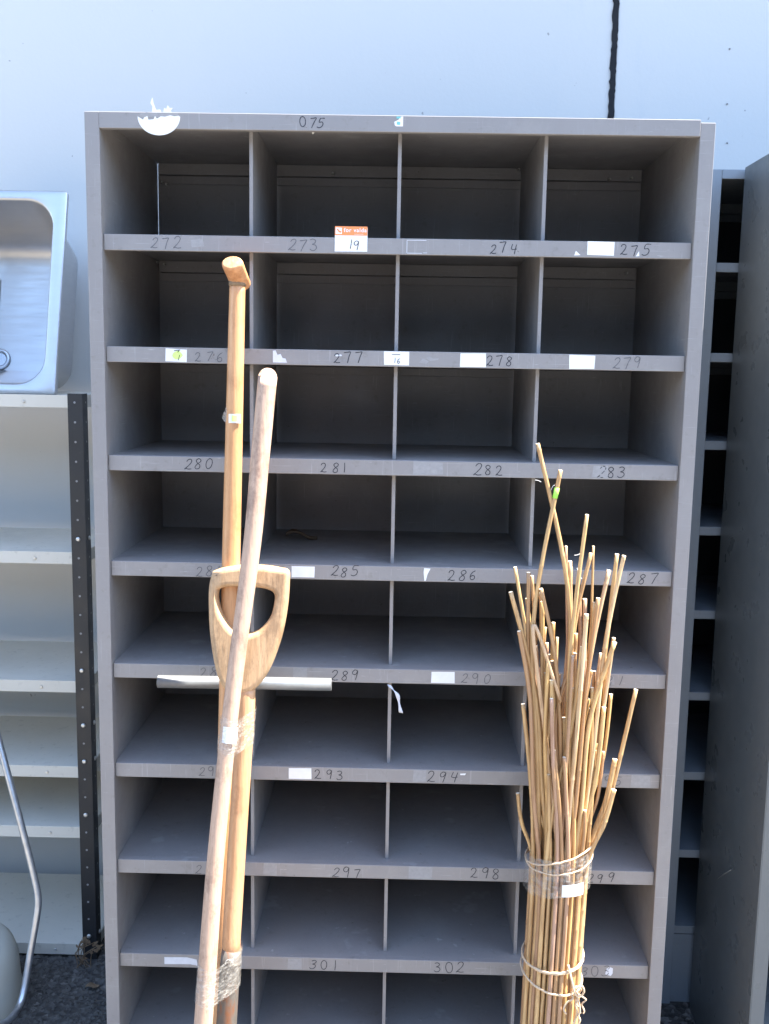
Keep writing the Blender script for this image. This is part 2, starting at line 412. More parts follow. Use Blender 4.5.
def zl(k): return TOP - P * k - LIP / 2 + (.009 if k == 0 else 0)
def px_x(px, k):           # world x on lip k for a column px of the photograph
    y = 0 if k == 0 else FY
    z = zl(k); a = at(px, 500, y)
    for _ in range(4):
        # find row whose z matches
        lo, hi = 0, 1300
        for _ in range(30):
            m_ = (lo + hi) / 2
            if at(px, m_, y).z > z: lo = m_
            else: hi = m_
        a = at(px, lo, y)
    return a.x
NUMS = [(0, '075', 313, 'ink', .0175), (1, '272', 167, 'faint', .021), (1, '273', 304, 'faint', .021), (1, '274', 505, 'ink', .019), (1, '275', 637, 'ink', .021),
        (2, '276', 211, 'faint', .020), (2, '277', 350, 'ink', .020), (2, '278', 501, 'ink', .019), (2, '279', 628, 'faint', .020),
        (3, '280', 199, 'ink', .020), (3, '281', 337, 'ink', .021), (3, '282', 490, 'ink', .022), (3, '283', 613, 'ink', .021),
        (4, '284', 211, 'faint', .020), (4, '285', 346, 'ink', .021), (4, '286', 464, 'ink', .021), (4, '287', 644, 'ink', .022),
        (5, '288', 214, 'faint', .020), (5, '289', 346, 'ink', .021), (5, '290', 478, 'faint', .022), (5, '291', 612, 'faint', .020),
        (6, '292', 213, 'faint', .020), (6, '293', 331, 'ink', .022), (6, '294', 444, 'ink', .022), (6, '295', 610, 'faint', .022),
        (7, '296', 210, 'faint', .020), (7, '297', 348, 'ink', .022), (7, '298', 487, 'ink', .022), (7, '299', 602, 'ink', .022),
        (8, '301', 326, 'ink', .023), (8, '302', 451, 'ink', .023), (8, '303', 596, 'faint', .022)]
for k, s, px, ink, h in NUMS:
    y = -.001 if k == 0 else FY
    b = MB(); write(b, s, px_x(px, k), zl(k) + (.003 if k in (4, 7) else 0) * random.choice((-1, 1, 0)), y, h, (.0016 if ink == 'ink' else .0013))
    tag(b.build('handwritten_number', M[ink], SH[k]), 'handwritten number %s in %s marker' % (s, 'black' if ink == 'ink' else 'faded'))

def label_on(k, px, w_, h_, mat='paper', dz=0, rot=0., name='paper_label', th=.0004, lab=None):
    y = -.001 if k == 0 else FY
    b = MB(); x = px_x(px, k); patch(b, rect(x, zl(k) + dz, w_, h_, .0007, rot), y, th)
    o = b.build(name, M[mat], SH[k])
    if lab: o['label'] = lab
    return x
label_on(1, 601, .052, .026, dz=.002, lab='blank white label')
label_on(2, 473, .051, .027, lab='blank white label'); label_on(2, 582, .050, .027, lab='blank white label')
label_on(4, 303, .047, .023, lab='blank white label'); label_on(5, 443, .048, .024, lab='blank white label')
label_on(6, 300, .048, .024, lab='blank white label')
x = label_on(2, 176, .042, .025, rot=-.04, lab='white label with a yellow dot')
b = MB(); c = [(x + .003 + .010 * math.cos(a) * random.uniform(.8, 1.1), zl(2) + .009 * math.sin(a) * random.uniform(.8, 1.1)) for a in [i * .5236 for i in range(12)]]
patch(b, c, FY - .0004, .0003); b.build('coloured_dot', M['yellow'], SH[2])
b = MB()
for ps in ([(.006, .010), (.003, .006), (.007, .001), (.004, -.009)], [(-.004, .009), (.008, .011)]):
    for i in range(len(ps) - 1):
        (ax, az_), (bx, bz) = ps[i], ps[i + 1]
        b.v += [Vector((x + ax, FY - .0009, zl(2) + az_)), Vector((x + ax + .001, FY - .0009, zl(2) + az_ - .001)), Vector((x + bx + .001, FY - .0009, zl(2) + bz - .001)), Vector((x + bx, FY - .0009, zl(2) + bz))]
        n0 = len(b.v) - 4; b.face([n0, n0 + 1, n0 + 2, n0 + 3])
b.build('pen_mark', M['ink'], SH[2])
x = label_on(2, 396.5, .049, .027, dz=.001, lab='white label printed 16')
b = MB(); write(b, '16', x + .002, zl(2) - .003, FY - .0005, .010, .0011, .72); b.box(x - .009, x + .007, FY - .0008, FY - .0006, zl(2) + .008, zl(2) + .0092)
b.build('printed_number', M['faint'], SH[2])
def torn(k, px, pts, mat='scrap', lab=None, name='label_scrap'):
    y = -.001 if k == 0 else FY; x = px_x(px, k); b = MB()
    patch(b, [(x + a, zl(k) + c) for a, c in pts], y, .0003); o = b.build(name, M[mat], SH[k])
    if lab: o['label'] = lab
torn(2, 278, [(-.010, -.011), (.018, -.011), (.015, -.003), (.009, -.002), (.005, .006), (-.001, .004), (-.005, .013), (-.010, .012)])
torn(4, 425.5, [(-.002, -.014), (.001, -.013), (.004, .0), (.010, .012), (-.003, .013), (-.004, .004)], 'paper')
torn(1, 577, [(-.005, -.012), (.007, -.011), (-.002, -.003)], 'paper')
torn(1, 637.5, [(-.003, -.012), (.004, -.011), (.003, -.002)], 'paper')
torn(8, 181, [(-.036, -.008), (.02, -.007), (.036, -.010), (.034, .004), (.012, .009), (-.036, .008)])
torn(8, 609, [(-.008, -.006), (.004, -.010), (.008, -.004), (.008, .008), (0, .011), (-.006, .006)])
torn(2, 433, [(-.014, .003), (-.008, .006), (0, .002), (.012, .003), (.010, -.001), (-.006, -.003)], 'residue')
torn(2, 423, [(-.008, -.006), (0, .002), (.012, -.004), (.006, -.009)], 'residue')
torn(1, 206, [(-.030, .006), (-.006, .008), (-.004, -.006), (-.028, -.008)], 'residue')
torn(2, 338, [(-.006, .006), (.006, .007), (.008, .004), (-.004, .003)], 'scrap')
torn(6, 463, [(-.006, .008), (.006, .009), (.004, .005), (-.006, .005)], 'paper')
torn(5, 606, [(-.02, .010), (.016, .009), (.018, -.008), (-.018, -.007)], 'residue')
for k, px, w_ in ((3, 428, .06), (3, 600, .03), (4, 290, .02), (4, 620, .03), (6, 420, .03), (7, 270, .03), (7, 420, .05), (8, 295, .03), (5, 300, .03), (6, 640, .04), (5, 545, .02)):
    torn(k, px, rect(0, 0, w_, .026, .002), 'residue')
# square outline of an old removed label on the first edge
x = px_x(417, 1); b = MB(); z = zl(1)
for a, c, d_, e in ((-.020, -.012, -.019, .012), (-.020, .0115, .018, .0125), (.012, -.012, .020, -.011), (-.019, -.013, .01, -.012)):
    b.box(x + a, x + max(d_, a + .001), FY - .0004, FY - .0001, z + min(c, e), z + max(c, e))
b.build('label_outline', M['scrap'], SH[1])

# orange and white price tag hanging over the first numbered edge
x = px_x(351, 1); zt = zl(1) + .009
b = MB(); patch(b, rect(x, zt + .0025, .063, .046, .0005), FY - .0006, .0005); tg = b.build('price_tag', M['paper'], SH[1]); tg['label'] = 'orange and white price tag with 19 written on it'
b = MB(); patch(b, rect(x, zt + .0185, .063, .0165, .0003), FY - .0012, .0003); b.build('tag_header', M['orange'], tg)
b = MB(); write(b, '19', x + .004, zt - .007, FY - .0012, .017, .0013, .62); b.build('handwritten_number', M['ink'], tg)
b = MB(); patch(b, rect(x - .024, zt + .0185, .012, .012, .0003), FY - .0016, .0002); b.build('tag_emblem', M['paper'], tg)
b = MB(); patch(b, [(x - .028, zt + .021), (x - .024, zt + .016), (x - .020, zt + .0145), (x - .019, zt + .018), (x - .023, zt + .019), (x - .026, zt + .023)], FY - .0019, .0002); b.build('emblem_swirl', M['orange'], tg)
def text(s, x, y, z, size, mat, parent, align='CENTER'):
    cu = bpy.data.curves.new('t', 'FONT'); cu.body = s; cu.size = size; cu.align_x = align; cu.offset = .0002; cu.space_character = 1.15
    o = bpy.data.objects.new('t', cu); COL.objects.link(o)
    dg = bpy.context.evaluated_depsgraph_get(); me = bpy.data.meshes.new_from_object(o.evaluated_get(dg))
    bpy.data.objects.remove(o)
    b = MB(); b.v = [Vector((x + v.co.x, y, z + v.co.y)) for v in me.vertices]
    for p in me.polygons: b.face(list(p.vertices))
    return b.build('printed_words', mat, parent)
text('for valda', x + .008, FY - .0018, zt + .0165, .0108, M['paper'], tg)
text('..........', x + .015, FY - .0018, zt + .0122, .006, M['paper'], tg)

TOP0 = TOP + .009
# round torn white sticker on the top edge, little teal sticker
x = px_x(159, 0); b = MB(); n = 22
arc = [(x + .0405 * math.cos(a), TOP0 - .0085 + .034 * math.sin(a)) for a in [math.pi + math.pi * i / n for i in range(n + 1)]]
tornedge = [(.038, .003), (.030, .002), (.022, .0035), (.012, .001), (.004, .0015), (-.004, -.003), (-.007, .002), (-.010, -.004), (-.020, -.005), (-.022, .0015), (-.028, -.001), (-.030, -.005)]
patch(b, arc + [(x + a, TOP0 - .0095 + c) for a, c in tornedge], -.0012, .0005); b.build('round_sticker', M['paper'], SH[0])['label'] = 'round white sticker with a torn top'
b = MB(); patch(b, [(x - .035, TOP0 - .011), (x + .038, TOP0 - .006), (x + .036, TOP0 - .002), (x - .036, TOP0 - .003)], -.0011, .0003); b.build('sticker_residue', M['residue'], SH[0])
b = MB()
for pts in ([(-.014, .0), (-.012, .010), (-.016, .016), (-.012, .026), (-.010, .015), (-.006, .004), (.002, .005), (.004, 0)], [(.008, 0), (.010, .008), (.014, .006), (.017, .013), (.020, .008), (.026, .008), (.022, .003), (.024, 0)]):
    b.prism([Vector((x + a, .002 - c * .1, TOP0 + .0003 + c)) for a, c in pts], Vector((0, -1, 0)), .0006)
b.build('torn_paper', M['paper'], SH[0])
x = px_x(399, 0); b = MB(); patch(b, [(x - .005, TOP0 - .020), (x + .0075, TOP0 - .020), (x + .0075, TOP0 - .002), (x + .001, TOP0 - .003), (x - .001, TOP0 - .008), (x - .009, TOP0 - .012), (x - .008, TOP0 - .018)], -.0012, .0004)
st = b.build('small_sticker', M['paper'], SH[0])
b = MB(); patch(b, rect(x - .001, TOP0 - .0145, .006, .005), -.0017, .0002); patch(b, rect(x - .001, TOP0 - .004, .008, .003), -.0017, .0002); b.build('sticker_print', M['teal'], st)
# small bolts at the back corners of the upper cells
for (px, py, Y, k) in ((162, 182, .44, 0), (166, 184, .44, 0), (610, 179, .43, 0), (632, 178, .43, 0), (333, 173, .43, 0), (519, 169, .43, 0), (627, 273, .43, 1), (157, 262, .42, 1), (164, 264, .43, 1)):
    c = at(px, py, Y); b = MB(); b.tube([c + Vector((0, .01, 0)), c, c - Vector((0, .003, 0))], [.003, .003, .0015], 8); b.build('bolt', M['bolt'], SH[k])
c = at(313, 132, .02); b = MB(); b.tube([c + Vector((-.004, 0, .004)), c + Vector((0, 0, -.001)), c + Vector((.006, 0, .003))], [.002, .004, .002], 6); b.build('clip', M['bolt'], SH[0])

# the two units on the right
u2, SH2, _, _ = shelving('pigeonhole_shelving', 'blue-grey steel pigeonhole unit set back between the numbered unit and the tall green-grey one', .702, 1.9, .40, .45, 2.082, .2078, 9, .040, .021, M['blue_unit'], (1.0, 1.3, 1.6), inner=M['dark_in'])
u3, SH3, _, _ = shelving('pigeonhole_shelving', 'tall green-grey steel unit at the right edge, seen from its flat side', .790, 1.99, -.005, .39, 2.083, .2078, 9, .030, .021, M['green_unit'], (1.09, 1.39, 1.69), recess=.02)
# flat outer skin of the green-grey unit with a scratch
b = MB(); b.box(.788, .790, -.005, .384, 0, 2.0835); b.build('outer_skin', M['green_unit'], u3, .0008)
b = MB()
p0, p1 = Vector((.7876, .16, .50)), Vector((.7876, .245, .43))
b.tube([p0, p0.lerp(p1, .5) + Vector((0, .002, .001)), p1], [.0005, .0012, .0006], 5); b.build('scratch', M['bolt'], u3)['label'] = 'short pale scratch on the side'

# ---------------------------------------------------------------- left rack
RX0, RX1, RY0, RY1 = -1.75, -.79, .53, .91
rack = empty('storage_rack', (RX1 - .4, .7, 0), 'black slotted angle rack with cream shelves at the left, holding the steel sink', 'rack')
zs = [1.537, 1.134, .789, .553, .382, .042]
for i, z in enumerate(zs):
    b = MB(); tz = .032
    b.box(RX0, RX1 - .006, RY0 + .004, RY0 + .0055, z - tz, z)
    b.box(RX0, RX1 - .006, RY1 - .005, RY1 - .0035, z - tz, z)
    b.box(RX1 - .0075, RX1 - .006, RY0 + .006, RY1 - .0055, z - tz, z - .0003)
    b.box(RX0, RX1 - .008, RY0 + .0056, RY1 - .0052, z - .0022, z - .0005)
    sh = b.build('shelf', M['cream'], rack, .0008)
    c = at((27, 33, 35, 38, 39, 41)[i], 500, RY0 + .004)
    b = MB(); q = Vector((c.x, RY0 + .0035, z - tz * .55)); b.tube([q, q - Vector((0, .002, 0))], [.0042, .003], 10); b.build('bolt', M['bolt'], sh)
for (xa, ya, sx, sy) in ((RX1, RY0, -1, 1), (RX1, RY1, -1, -1), (RX0, RY0, 1, 1), (RX0, RY1, 1, -1)):
    b = MB(); tz = zs[0] + .004; w_ = .036; t_ = .002
    b.box(min(xa, xa + sx * w_), max(xa, xa + sx * w_), min(ya, ya + sy * t_), max(ya, ya + sy * t_), 0, tz)
    b.box(min(xa, xa - sx * t_), max(xa, xa - sx * t_) , min(ya, ya + sy * .040), max(ya, ya + sy * .040), .0, tz)
    po = b.build('angle_post', M['black_steel'], rack, .0006)
    if xa == RX1 and ya == RY0:
        z = tz - .022; i = 0; me = po.data; V = [v.co.copy() for v in me.vertices]; Fc = [list(p.vertices) for p in me.polygons]; nf = len(Fc)
        h2 = MB()
        while z > .03:
            big = any(abs(z - .018 - q) < .030 for q in zs) or i in (17, 34)
            for kk, (q, ax) in enumerate(((Vector((xa - .018, ya - .0004, z)), Vector((0, -1, 0))), (Vector((xa + .0024, ya + .024, z)), Vector((1, 0, 0))))):
                if big and (kk == 0 or i % 2):
                    b = MB(); b.tube([q, q + ax * .0025, q + ax * .0035], [.0062, .0055, .003], 10, ref=Vector((.1, .1, 1))); b.build('bolt', M['bolt'], po)
                else: h2.tube([q, q + ax * .0004], [.0030, .0028], 10, ref=Vector((.1, .1, 1)))
            z -= .050; i += 1
        n0 = len(V); V += h2.v; Fc += [[n0 + q for q in f] for f in h2.f]
        me.clear_geometry(); me.from_pydata([tuple(v) for v in V], [], Fc); me.materials.append(M['residue'])
        for p in me.polygons[nf:]: p.material_index = 1

# ---------------------------------------------------------------- sink
def rrect(hw, hh, r, n=8):
    out = []
    for cx, cz, a0 in ((hw - r, hh - r, 0), (-hw + r, hh - r, 90), (-hw + r, -hh + r, 180), (hw - r, -hh + r, 270)):
        for i in range(n + 1):
            a = R(a0 + 90 * i / n); out.append((cx + r * math.cos(a), cz + r * math.sin(a)))
    return out
SW, SHH = .182, .270
tilt = R(14.5)
sink = empty('steel_sink', (-1.0, .60, zs[0]), 'stainless steel sink bowl standing on edge on top of the left rack, tilted back', 'sink')
right_edge = at(55, 391, .565).x
sc = Vector((right_edge - SW, .565, zs[0] + .002))
ex = Vector((1, 0, 0)); ey = Vector((0, math.sin(tilt), math.cos(tilt))); ed = Vector((0, math.cos(tilt), -math.sin(tilt)))
def sl(x, yy, d): return sc + ex * x + ey * (yy + SHH) + ed * d
loops = [(SW, SHH, .006, .014), (SW, SHH, .006, .001), (SW - .0015, SHH - .0015, .005, 0), (SW - .028, SHH - .020, .075, 0), (SW - .031, SHH - .023, .073, .002), (SW - .033, SHH - .025, .072, .008),
         (SW - .033, SHH - .044, .070, .16), (SW - .034, SHH - .056, .066, .215), (SW - .042, SHH - .070, .060, .238), (SW - .060, SHH - .090, .050, .250), (SW - .10, SHH - .12, .04, .254), (.03, .03, .028, .257)]
b = MB(); nl = None
for hw, hh, r, d in loops:
    ring = rrect(hw, hh, r); nl = len(ring)
    sh_ = -.10 if (hw, hh) == (.03, .03) else 0
    b.v += [sl(x + sh_ * .70, y + sh_ * 1.15, d) for x, y in ring]
for i in range(len(loops) - 1):
    for k in range(nl):
        k2 = (k + 1) % nl; b.face([i * nl + k, i * nl + k2, (i + 1) * nl + k2, (i + 1) * nl + k], i > 1)
b.face([(len(loops) - 1) * nl + k for k in range(nl)])
o = b.build('bowl', M['steel'], sink); sm = o.modifiers.new('s', 'SOLIDIFY'); sm.thickness = .0012; sm.offset = 1
dp = at(-1, 343, .565 + .13); 
def ringmesh(c, r0, r1, d, n=28):
    b = MB()
    for i, (r, dd) in enumerate(((r1, 0), (r1, -d), ((r0 + r1) / 2, -d * 1.6), (r0, -d), (r0, 0), (r0 * .9, .002))):
        for k in range(n):
            a = 2 * math.pi * k / n; b.v.append(c + ex * (r * math.cos(a)) + ey * (r * math.sin(a)) + ed * dd)
    for i in range(5):
        for k in range(n): b.face([i * n + k, i * n + (k + 1) % n, (i + 1) * n + (k + 1) % n, (i + 1) * n + k], True)
    b.face([5 * n + k for k in range(n)]); return b
ringmesh(sl(-.072, -.115, .2535), .020, .030, .003).build('drain_ring', M['galv'], sink)

# ---------------------------------------------------------------- tub and bent tube, bottom left
TY = .30
e = at(19, 1000, TY); cx = e.x - .196
b = MB(); prof = [(.195, .0), (.197, .02), (.190, .05), (.186, .12), (.176, .150), (.158, .172), (.13, .180), (.06, .183), (.004, .183)]
n = 40
for r, z in prof:
    for k in range(n):
        a = 2 * math.pi * k / n; b.v.append(Vector((cx + r * math.cos(a), TY + r * math.sin(a), z)))
for i in range(len(prof) - 1):
    for k in range(n): b.face([i * n + k, i * n + (k + 1) % n, (i + 1) * n + (k + 1) % n, (i + 1) * n + k], True)
b.face([(len(prof) - 1) * n + k for k in range(n)]); b.face([k for k in reversed(range(n))])
tub = b.build('tub', M['tub'], None, origin=Vector((cx, TY, 0)))
tag(tub, 'pale beige round tub upside down on the ground at the bottom left corner', 'tub')
def spline(ctrl, n=8): return [Vector(p) for p in smooth([tuple(c) for c in ctrl], n)]
TB = .30
pts = [at(-60, 560, .48), at(-20, 672, .42), at(0, 745, .38), at(20, 820, .34), at(34, 876, .32), at(38, 897, .31), at(37, 915, .30), at(30, 955, .28), at(24, 990, .25), at(18, 1008, .22), at(6, 1022, .16), at(-20, 1032, .08)]
b = MB(); b.tube(spline(pts, 5), .0085, 14)
tb = b.build('bent_tube', M['galv'], None, origin=pts[5]); tag(tb, 'bent galvanised steel tube frame standing in front of the pale tub', 'metal tube')

# ---------------------------------------------------------------- poles
def line(pa, pb, ra, rb, n, wobble=.0015):
    pts = []; rr = []
    for i in range(n + 1):
        t = i / n; p = pa.lerp(pb, t)
        wv = wobble * math.sin(t * 7.3 + pa.x * 40) if 0 < i < n else 0
        pts.append(p + Vector((wv, wv * .5, 0))); rr.append((ra + (rb - ra) * t) * (1 + .012 * math.sin(t * 23)))
    return pts, rr
def ext(p, q):          # extend q->p down to the ground
    t = (.0 - p.z) / (q.z - p.z); return p + (q - p) * t
# 1: long yellow pole with a T grip
PL1 = (-.118, .047)
a = atl(237.5, 283, *PL1); m1 = atl(232, 520, *PL1); m2 = atl(226.5, 760, *PL1); g1 = ext(m2, m1); g1.z = .0
t1 = empty('long_handled_tool', g1, 'tallest pole in the left bunch, smooth yellow wood with a short block grip on top', 'tool handle', 'wooden handles leaning on the numbered unit')
seq = [g1, g1.lerp(m2, .5), m2, m2.lerp(m1, .5), m1, m1.lerp(a, .35), m1.lerp(a, .7), a]
ctr = spline(seq, 5); b = MB(); rr = [.0178 - .0028 * (max(0, (p.z - 1.3)) / .5) for p in ctr]
b.tube(ctr, rr, 18); b.build('shaft', M['pole_new'], t1)
kb = a + Vector((.004, .020, -.003)); kf = a + Vector((-.003, -.046, .034))
b = MB(); dirk = (kf - kb).normalized()
b.tube([kb, kb + dirk * .005, kb.lerp(kf, .5), kf - dirk * .006, kf - dirk * .002, kf], [.0165, .0185, .0185, .0190, .0178, .0155], 16, sx=1.08, sy=.80, ref=Vector((0, .3, 1)))
b.build('grip', M['knob'], t1)
b = MB(); b.tube([a + Vector((0, 0, -.006)), a + Vector((0, 0, .004))], [.0165, .0170], 16); b.build('collar', M['leaf'], t1)
def shell(c0, c1, r, a0, a1, th=.0006, n=8, rows=2):
    """label wrapped round a pole between two axis points; angles measured from the viewer's side (-Y)"""
    b = MB(); ax = (c1 - c0).normalized(); X = Vector((1, 0, 0)); X = (X - ax * X.dot(ax)).normalized(); Yv = ax.cross(X)
    for rad in (r, r + th):
        for j in range(rows + 1):
            c = c0.lerp(c1, j / rows)
            for i in range(n + 1):
                q = R(a0 + (a1 - a0) * i / n); b.v.append(c + X * (rad * math.sin(q)) - Yv * (rad * math.cos(q)))
    m = n + 1; off = (rows + 1) * m
    for j in range(rows):
        for i in range(n):
            b.face([off + j * m + i, off + j * m + i + 1, off + (j + 1) * m + i + 1, off + (j + 1) * m + i], True)
            b.face([j * m + i, (j + 1) * m + i, (j + 1) * m + i + 1, j * m + i + 1], True)
    return b
c0, c1 = atl(235, 423, *PL1), atl(235, 414, *PL1)
shell(c0, c1, .0183, -30, 45).build('price_label', M['paper'], t1)
shell(c0 + Vector((0, 0, .003)), c1 - Vector((0, 0, .003)), .0192, -10, 22).build('label_dot', M['yellow'], t1)
b = MB(); q = c0 + Vector((-.017, -.008, 0)); b.prism([q, q + Vector((-.007, 0, .010)), q + Vector((-.002, -.003, .022)), q + Vector((.003, -.002, .036)), q + Vector((.004, 0, .004))], Vector((0, -1, 0)), .0006); b.build('label_scrap', M['tape'], t1)

# 2: D-handled tool
PL2 = (-.196, .098)
hc = atl(249, 640, *PL2)
st_top = atl(247.5, 678, *PL2); s_mid = atl(242.5, 760, *PL2); s_low = atl(236, 862, *PL2); s_bot = atl(228.5, 990, *PL2); g2 = ext(s_bot, s_low); g2.z = 0
t2 = empty('garden_fork_handle', g2, 'D shaped wooden handle with a rusty metal socket low on its shaft', 'tool handle', 'wooden handles leaning on the numbered unit')
outer = [(214, 571), (224, 567.5), (238, 565.5), (252, 565), (268, 566), (280, 568), (288.5, 571), (289, 584), (287.5, 604), (284, 626), (279, 645), (272, 664), (265, 677), (257, 686), (249, 691), (238, 692), (228, 689), (221.5, 681), (217, 668), (213.5, 650), (211, 628), (210, 604), (210.5, 585)]
inner = [(219, 589), (226, 586), (240, 585.5), (258, 586.5), (270, 589), (275, 593), (275.5, 600), (273, 612), (268, 621), (260, 629), (251, 633), (241, 633), (233, 629), (226, 620), (221, 610), (218, 598)]
nrm = Vector((0, -1, .098)).normalized(); axz = Vector((0, .098, 1)).normalized()
def loc2(px, py):
    d = atl(px, py, *PL2) - hc; return (d.x, d.dot(axz))
cu = bpy.data.curves.new('d', 'CURVE'); cu.dimensions = '2D'; cu.fill_mode = 'BOTH'; cu.extrude = .0085; cu.bevel_depth = .0105; cu.bevel_resolution = 5; cu.offset = -.0098
for lp in (outer, inner):
    P2 = smooth([loc2(*p) for p in lp + [lp[0]]], 4)[:-1]
    sp = cu.splines.new('POLY'); sp.points.add(len(P2) - 1); sp.use_cyclic_u = True
    for q, (x_, z_) in zip(sp.points, P2): q.co = (x_, z_, 0, 1)
co = bpy.data.objects.new('d', cu); COL.objects.link(co)
dg = bpy.context.evaluated_depsgraph_get(); me = bpy.data.meshes.new_from_object(co.evaluated_get(dg)); bpy.data.objects.remove(co)
b = MB()
for v in me.vertices: b.v.append(hc + Vector((1, 0, 0)) * v.co.x + axz * v.co.y + nrm * v.co.z)
for p in me.polygons: b.face(list(p.vertices), True)
dh = b.build('d_grip', M['ash'], t2)
ctr = spline([g2, s_bot, s_low, s_mid, st_top.lerp(s_mid, .1)], 6)
cut = atl(232, 948, *PL2).z
b = MB(); hi = [atl(231, 965, *PL2)] + [p for p in ctr if p.z > cut + .004]; b.tube(hi, [.0182] * (len(hi) - 2) + [.0176, .0165], 18); b.build('shaft', M['shaft'], t2)
lo = [p for p in ctr if p.z <= cut - .0]; lo.append(atl(232, 948, *PL2)); b = MB(); b.tube(lo, [.0195 + .002 * (1 - i / len(lo)) for i in range(len(lo))], 18); b.build('socket', M['rust'], t2)
c = atl(231, 958, *PL2) + nrm * .021; b = MB(); b.tube([c + Vector((.0075 * math.cos(R(a_)), 0, .0075 * math.sin(R(a_)))) for a_ in range(200, -60, -20)] , .0011, 6); b.build('wire_hook', M['bolt'], t2)

# 3: front weathered pole with a round end
PL3 = (-.262, .110)
a3 = atl(268.5, 368, *PL3); c3 = atl(252, 545, *PL3); d3 = atl(232, 700, *PL3); e3 = atl(215.5, 860, *PL3); f3 = atl(205, 1000, *PL3); g3 = ext(f3, e3); g3.z = 0
t3 = empty('long_handled_tool', g3, 'weathered grey-pink pole with a rounded end, crossing in front of the D shaped handle', 'tool handle', 'wooden handles leaning on the numbered unit')
ctr = spline([g3, f3, e3, d3, c3, c3.lerp(a3, .5), a3], 7); zt = a3.z
b = MB(); b.tube(ctr, [.0168 + .0012 * math.sin(p.z * 5) for p in ctr], 18, round_end=True); b.build('shaft', M['pole_old'], t3)
c0, c1 = atl(229.5, 741, *PL3), atl(231, 725, *PL3)
shell(c0, c1, .0190, -38, 52).build('price_label', M['paper'], t3)
# 4: steel cross pipe
tl, tr = at(158, 681.5, -.036), at(331.5, 684.5, -.030)
mid = tl.lerp(tr, .5); t4 = empty('pipe_handle', (mid.x, -.05, 0), 'grey steel cross pipe held level behind the wooden handles', 'pipe handle')
b = MB(); b.tube([tl, tl.lerp(tr, .5) + Vector((0, .001, 0)), tr], .0128, 20, caps=False)
b.tube([tr, tr - Vector((.02, 0, 0))], [.0104, .0104], 20, caps=False)
n0 = len(b.v) - 40; k0 = 40
for k in range(20):
    b.face([k0 + k, k0 + (k + 1) % 20, n0 + (k + 1) % 20, n0 + k])
b.face([n0 + 20 + k for k in range(20)]); b.face([k for k in range(20)])
b.build('cross_pipe', M['alu'], t4)
sb = at(229, 990, -.045); s4 = at(243.5, 687, -.035); g4 = ext(sb, s4); g4.z = 0
b = MB(); b.tube([g4, sb, s4], .0115, 14); b.build('stem', M['alu'], t4)
# tapes round the bunch
def wrap(pa, pb, ra, rb, z0, z1, name, parent, rings=7, n=44):
    """tape pulled round two poles: hull of two circles at each height"""
    b = MB()
    for j in range(rings + 1):
        z = z0 + (z1 - z0) * j / rings
        A, B = pa(z), pb(z); pts = []
        for k in range(n):
            a_ = 2 * math.pi * k / n; d = Vector((math.cos(a_), math.sin(a_), 0))
            va = A + d * ra; vb = B + d * rb
            q = va if va.dot(d) > vb.dot(d) else vb
            w_ = 1 + random.uniform(-.0, .0); pts.append(q + d * random.uniform(.0004, .0020) + Vector((0, 0, random.uniform(-.002, .002) + .006 * math.sin(a_ * 2))))
        b.v += pts
    for j in range(rings):
        for k in range(n): b.face([j * n + k, j * n + (k + 1) % n, (j + 1) * n + (k + 1) % n, (j + 1) * n + k], True)
    return b.build(name, M['tape'], parent)
def on(p, q):
    return lambda z: p.lerp(q, (z - p.z) / (q.z - p.z))
A3u, A3l = on(e3, d3), on(f3, e3); A2u, A2l = on(s_mid, st_top), on(s_bot, s_low)
wrap(A3u, on(s_low, s_mid), .0178, .0190, atl(232, 752, *PL3).z, atl(232, 716, *PL3).z, 'clear_tape', t3)
wrap(A3l, A2l, .0180, .0215, atl(210, 1002, *PL3).z, atl(210, 964, *PL3).z, 'clear_tape', t3)

# ---------------------------------------------------------------- cane bundle
Zt = .595; CT = at(557, 880, -.095); CB = at(549, 1008, -.115)
gdir = (CB - CT); G = CT + gdir * (CT.z / -gdir.z); G.z = 0; G.y = -.15
bun = empty('cane_bundle', G, 'tied bundle of thin straw coloured bamboo canes leaning on the right of the numbered unit', 'cane bundle')
RB = .060
tips = [(537.7, 443.5, .45, -.3, 5.0), (560.6, 470, -.65, -.3, 5.0), (587, 514.5, -.1, -.5, 4.6), (566, 546, .2, .3, 3.6), (591, 553, .3, .1, 4.6), (593.4, 546, .45, .5, 3), (570, 561, -.2, -.2, 4.6), (571, 567, .05, .1, 4),
 (617, 554, .55, -.1, 4.8), (624, 555.5, .45, -.4, 4.8), (609, 570, .35, .2, 5), (515, 567, -.35, .3, 4), (528.6, 572.5, -.5, -.3, 4.5), (532, 575.6, -.25, .4, 3.8), (510.7, 592, -.45, -.3, 5), (541, 588.6, .15, -.5, 4.4),
 (598.3, 598, .2, -.6, 4.8), (586.6, 614, .1, -.8, 5), (519, 631, -.65, -.5, 4.6), (614.7, 642, .3, -.6, 5), (570, 607, -.05, .6, 4), (636, 689.5, .75, .0, 4.6), (604, 707, .6, -.4, 4.8), (615, 759, .85, -.2, 5.2), (614, 789.5, .78, -.45, 5.2),
 (517.7, 793, -.80, .1, 4), (523, 704, -.85, -.2, 4.5), (551.5, 680, -.2, -.7, 4.2), (575, 653, .4, -.5, 4.2), (572, 688, .35, -.75, 4), (589, 698.5, .1, -.4, 4.6), (554, 750.5, .05, -.85, 4), (549, 774, -.35, -.75, 4), (596, 742.7, .55, -.3, 4.2),
 (551.5, 698.5, -.1, -.85, 4.2), (560.6, 702, .15, -.7, 4.2), (564.5, 757, -.05, -.9, 4.4), (585, 810, .4, -.75, 4)]
rnd = random.Random(5)
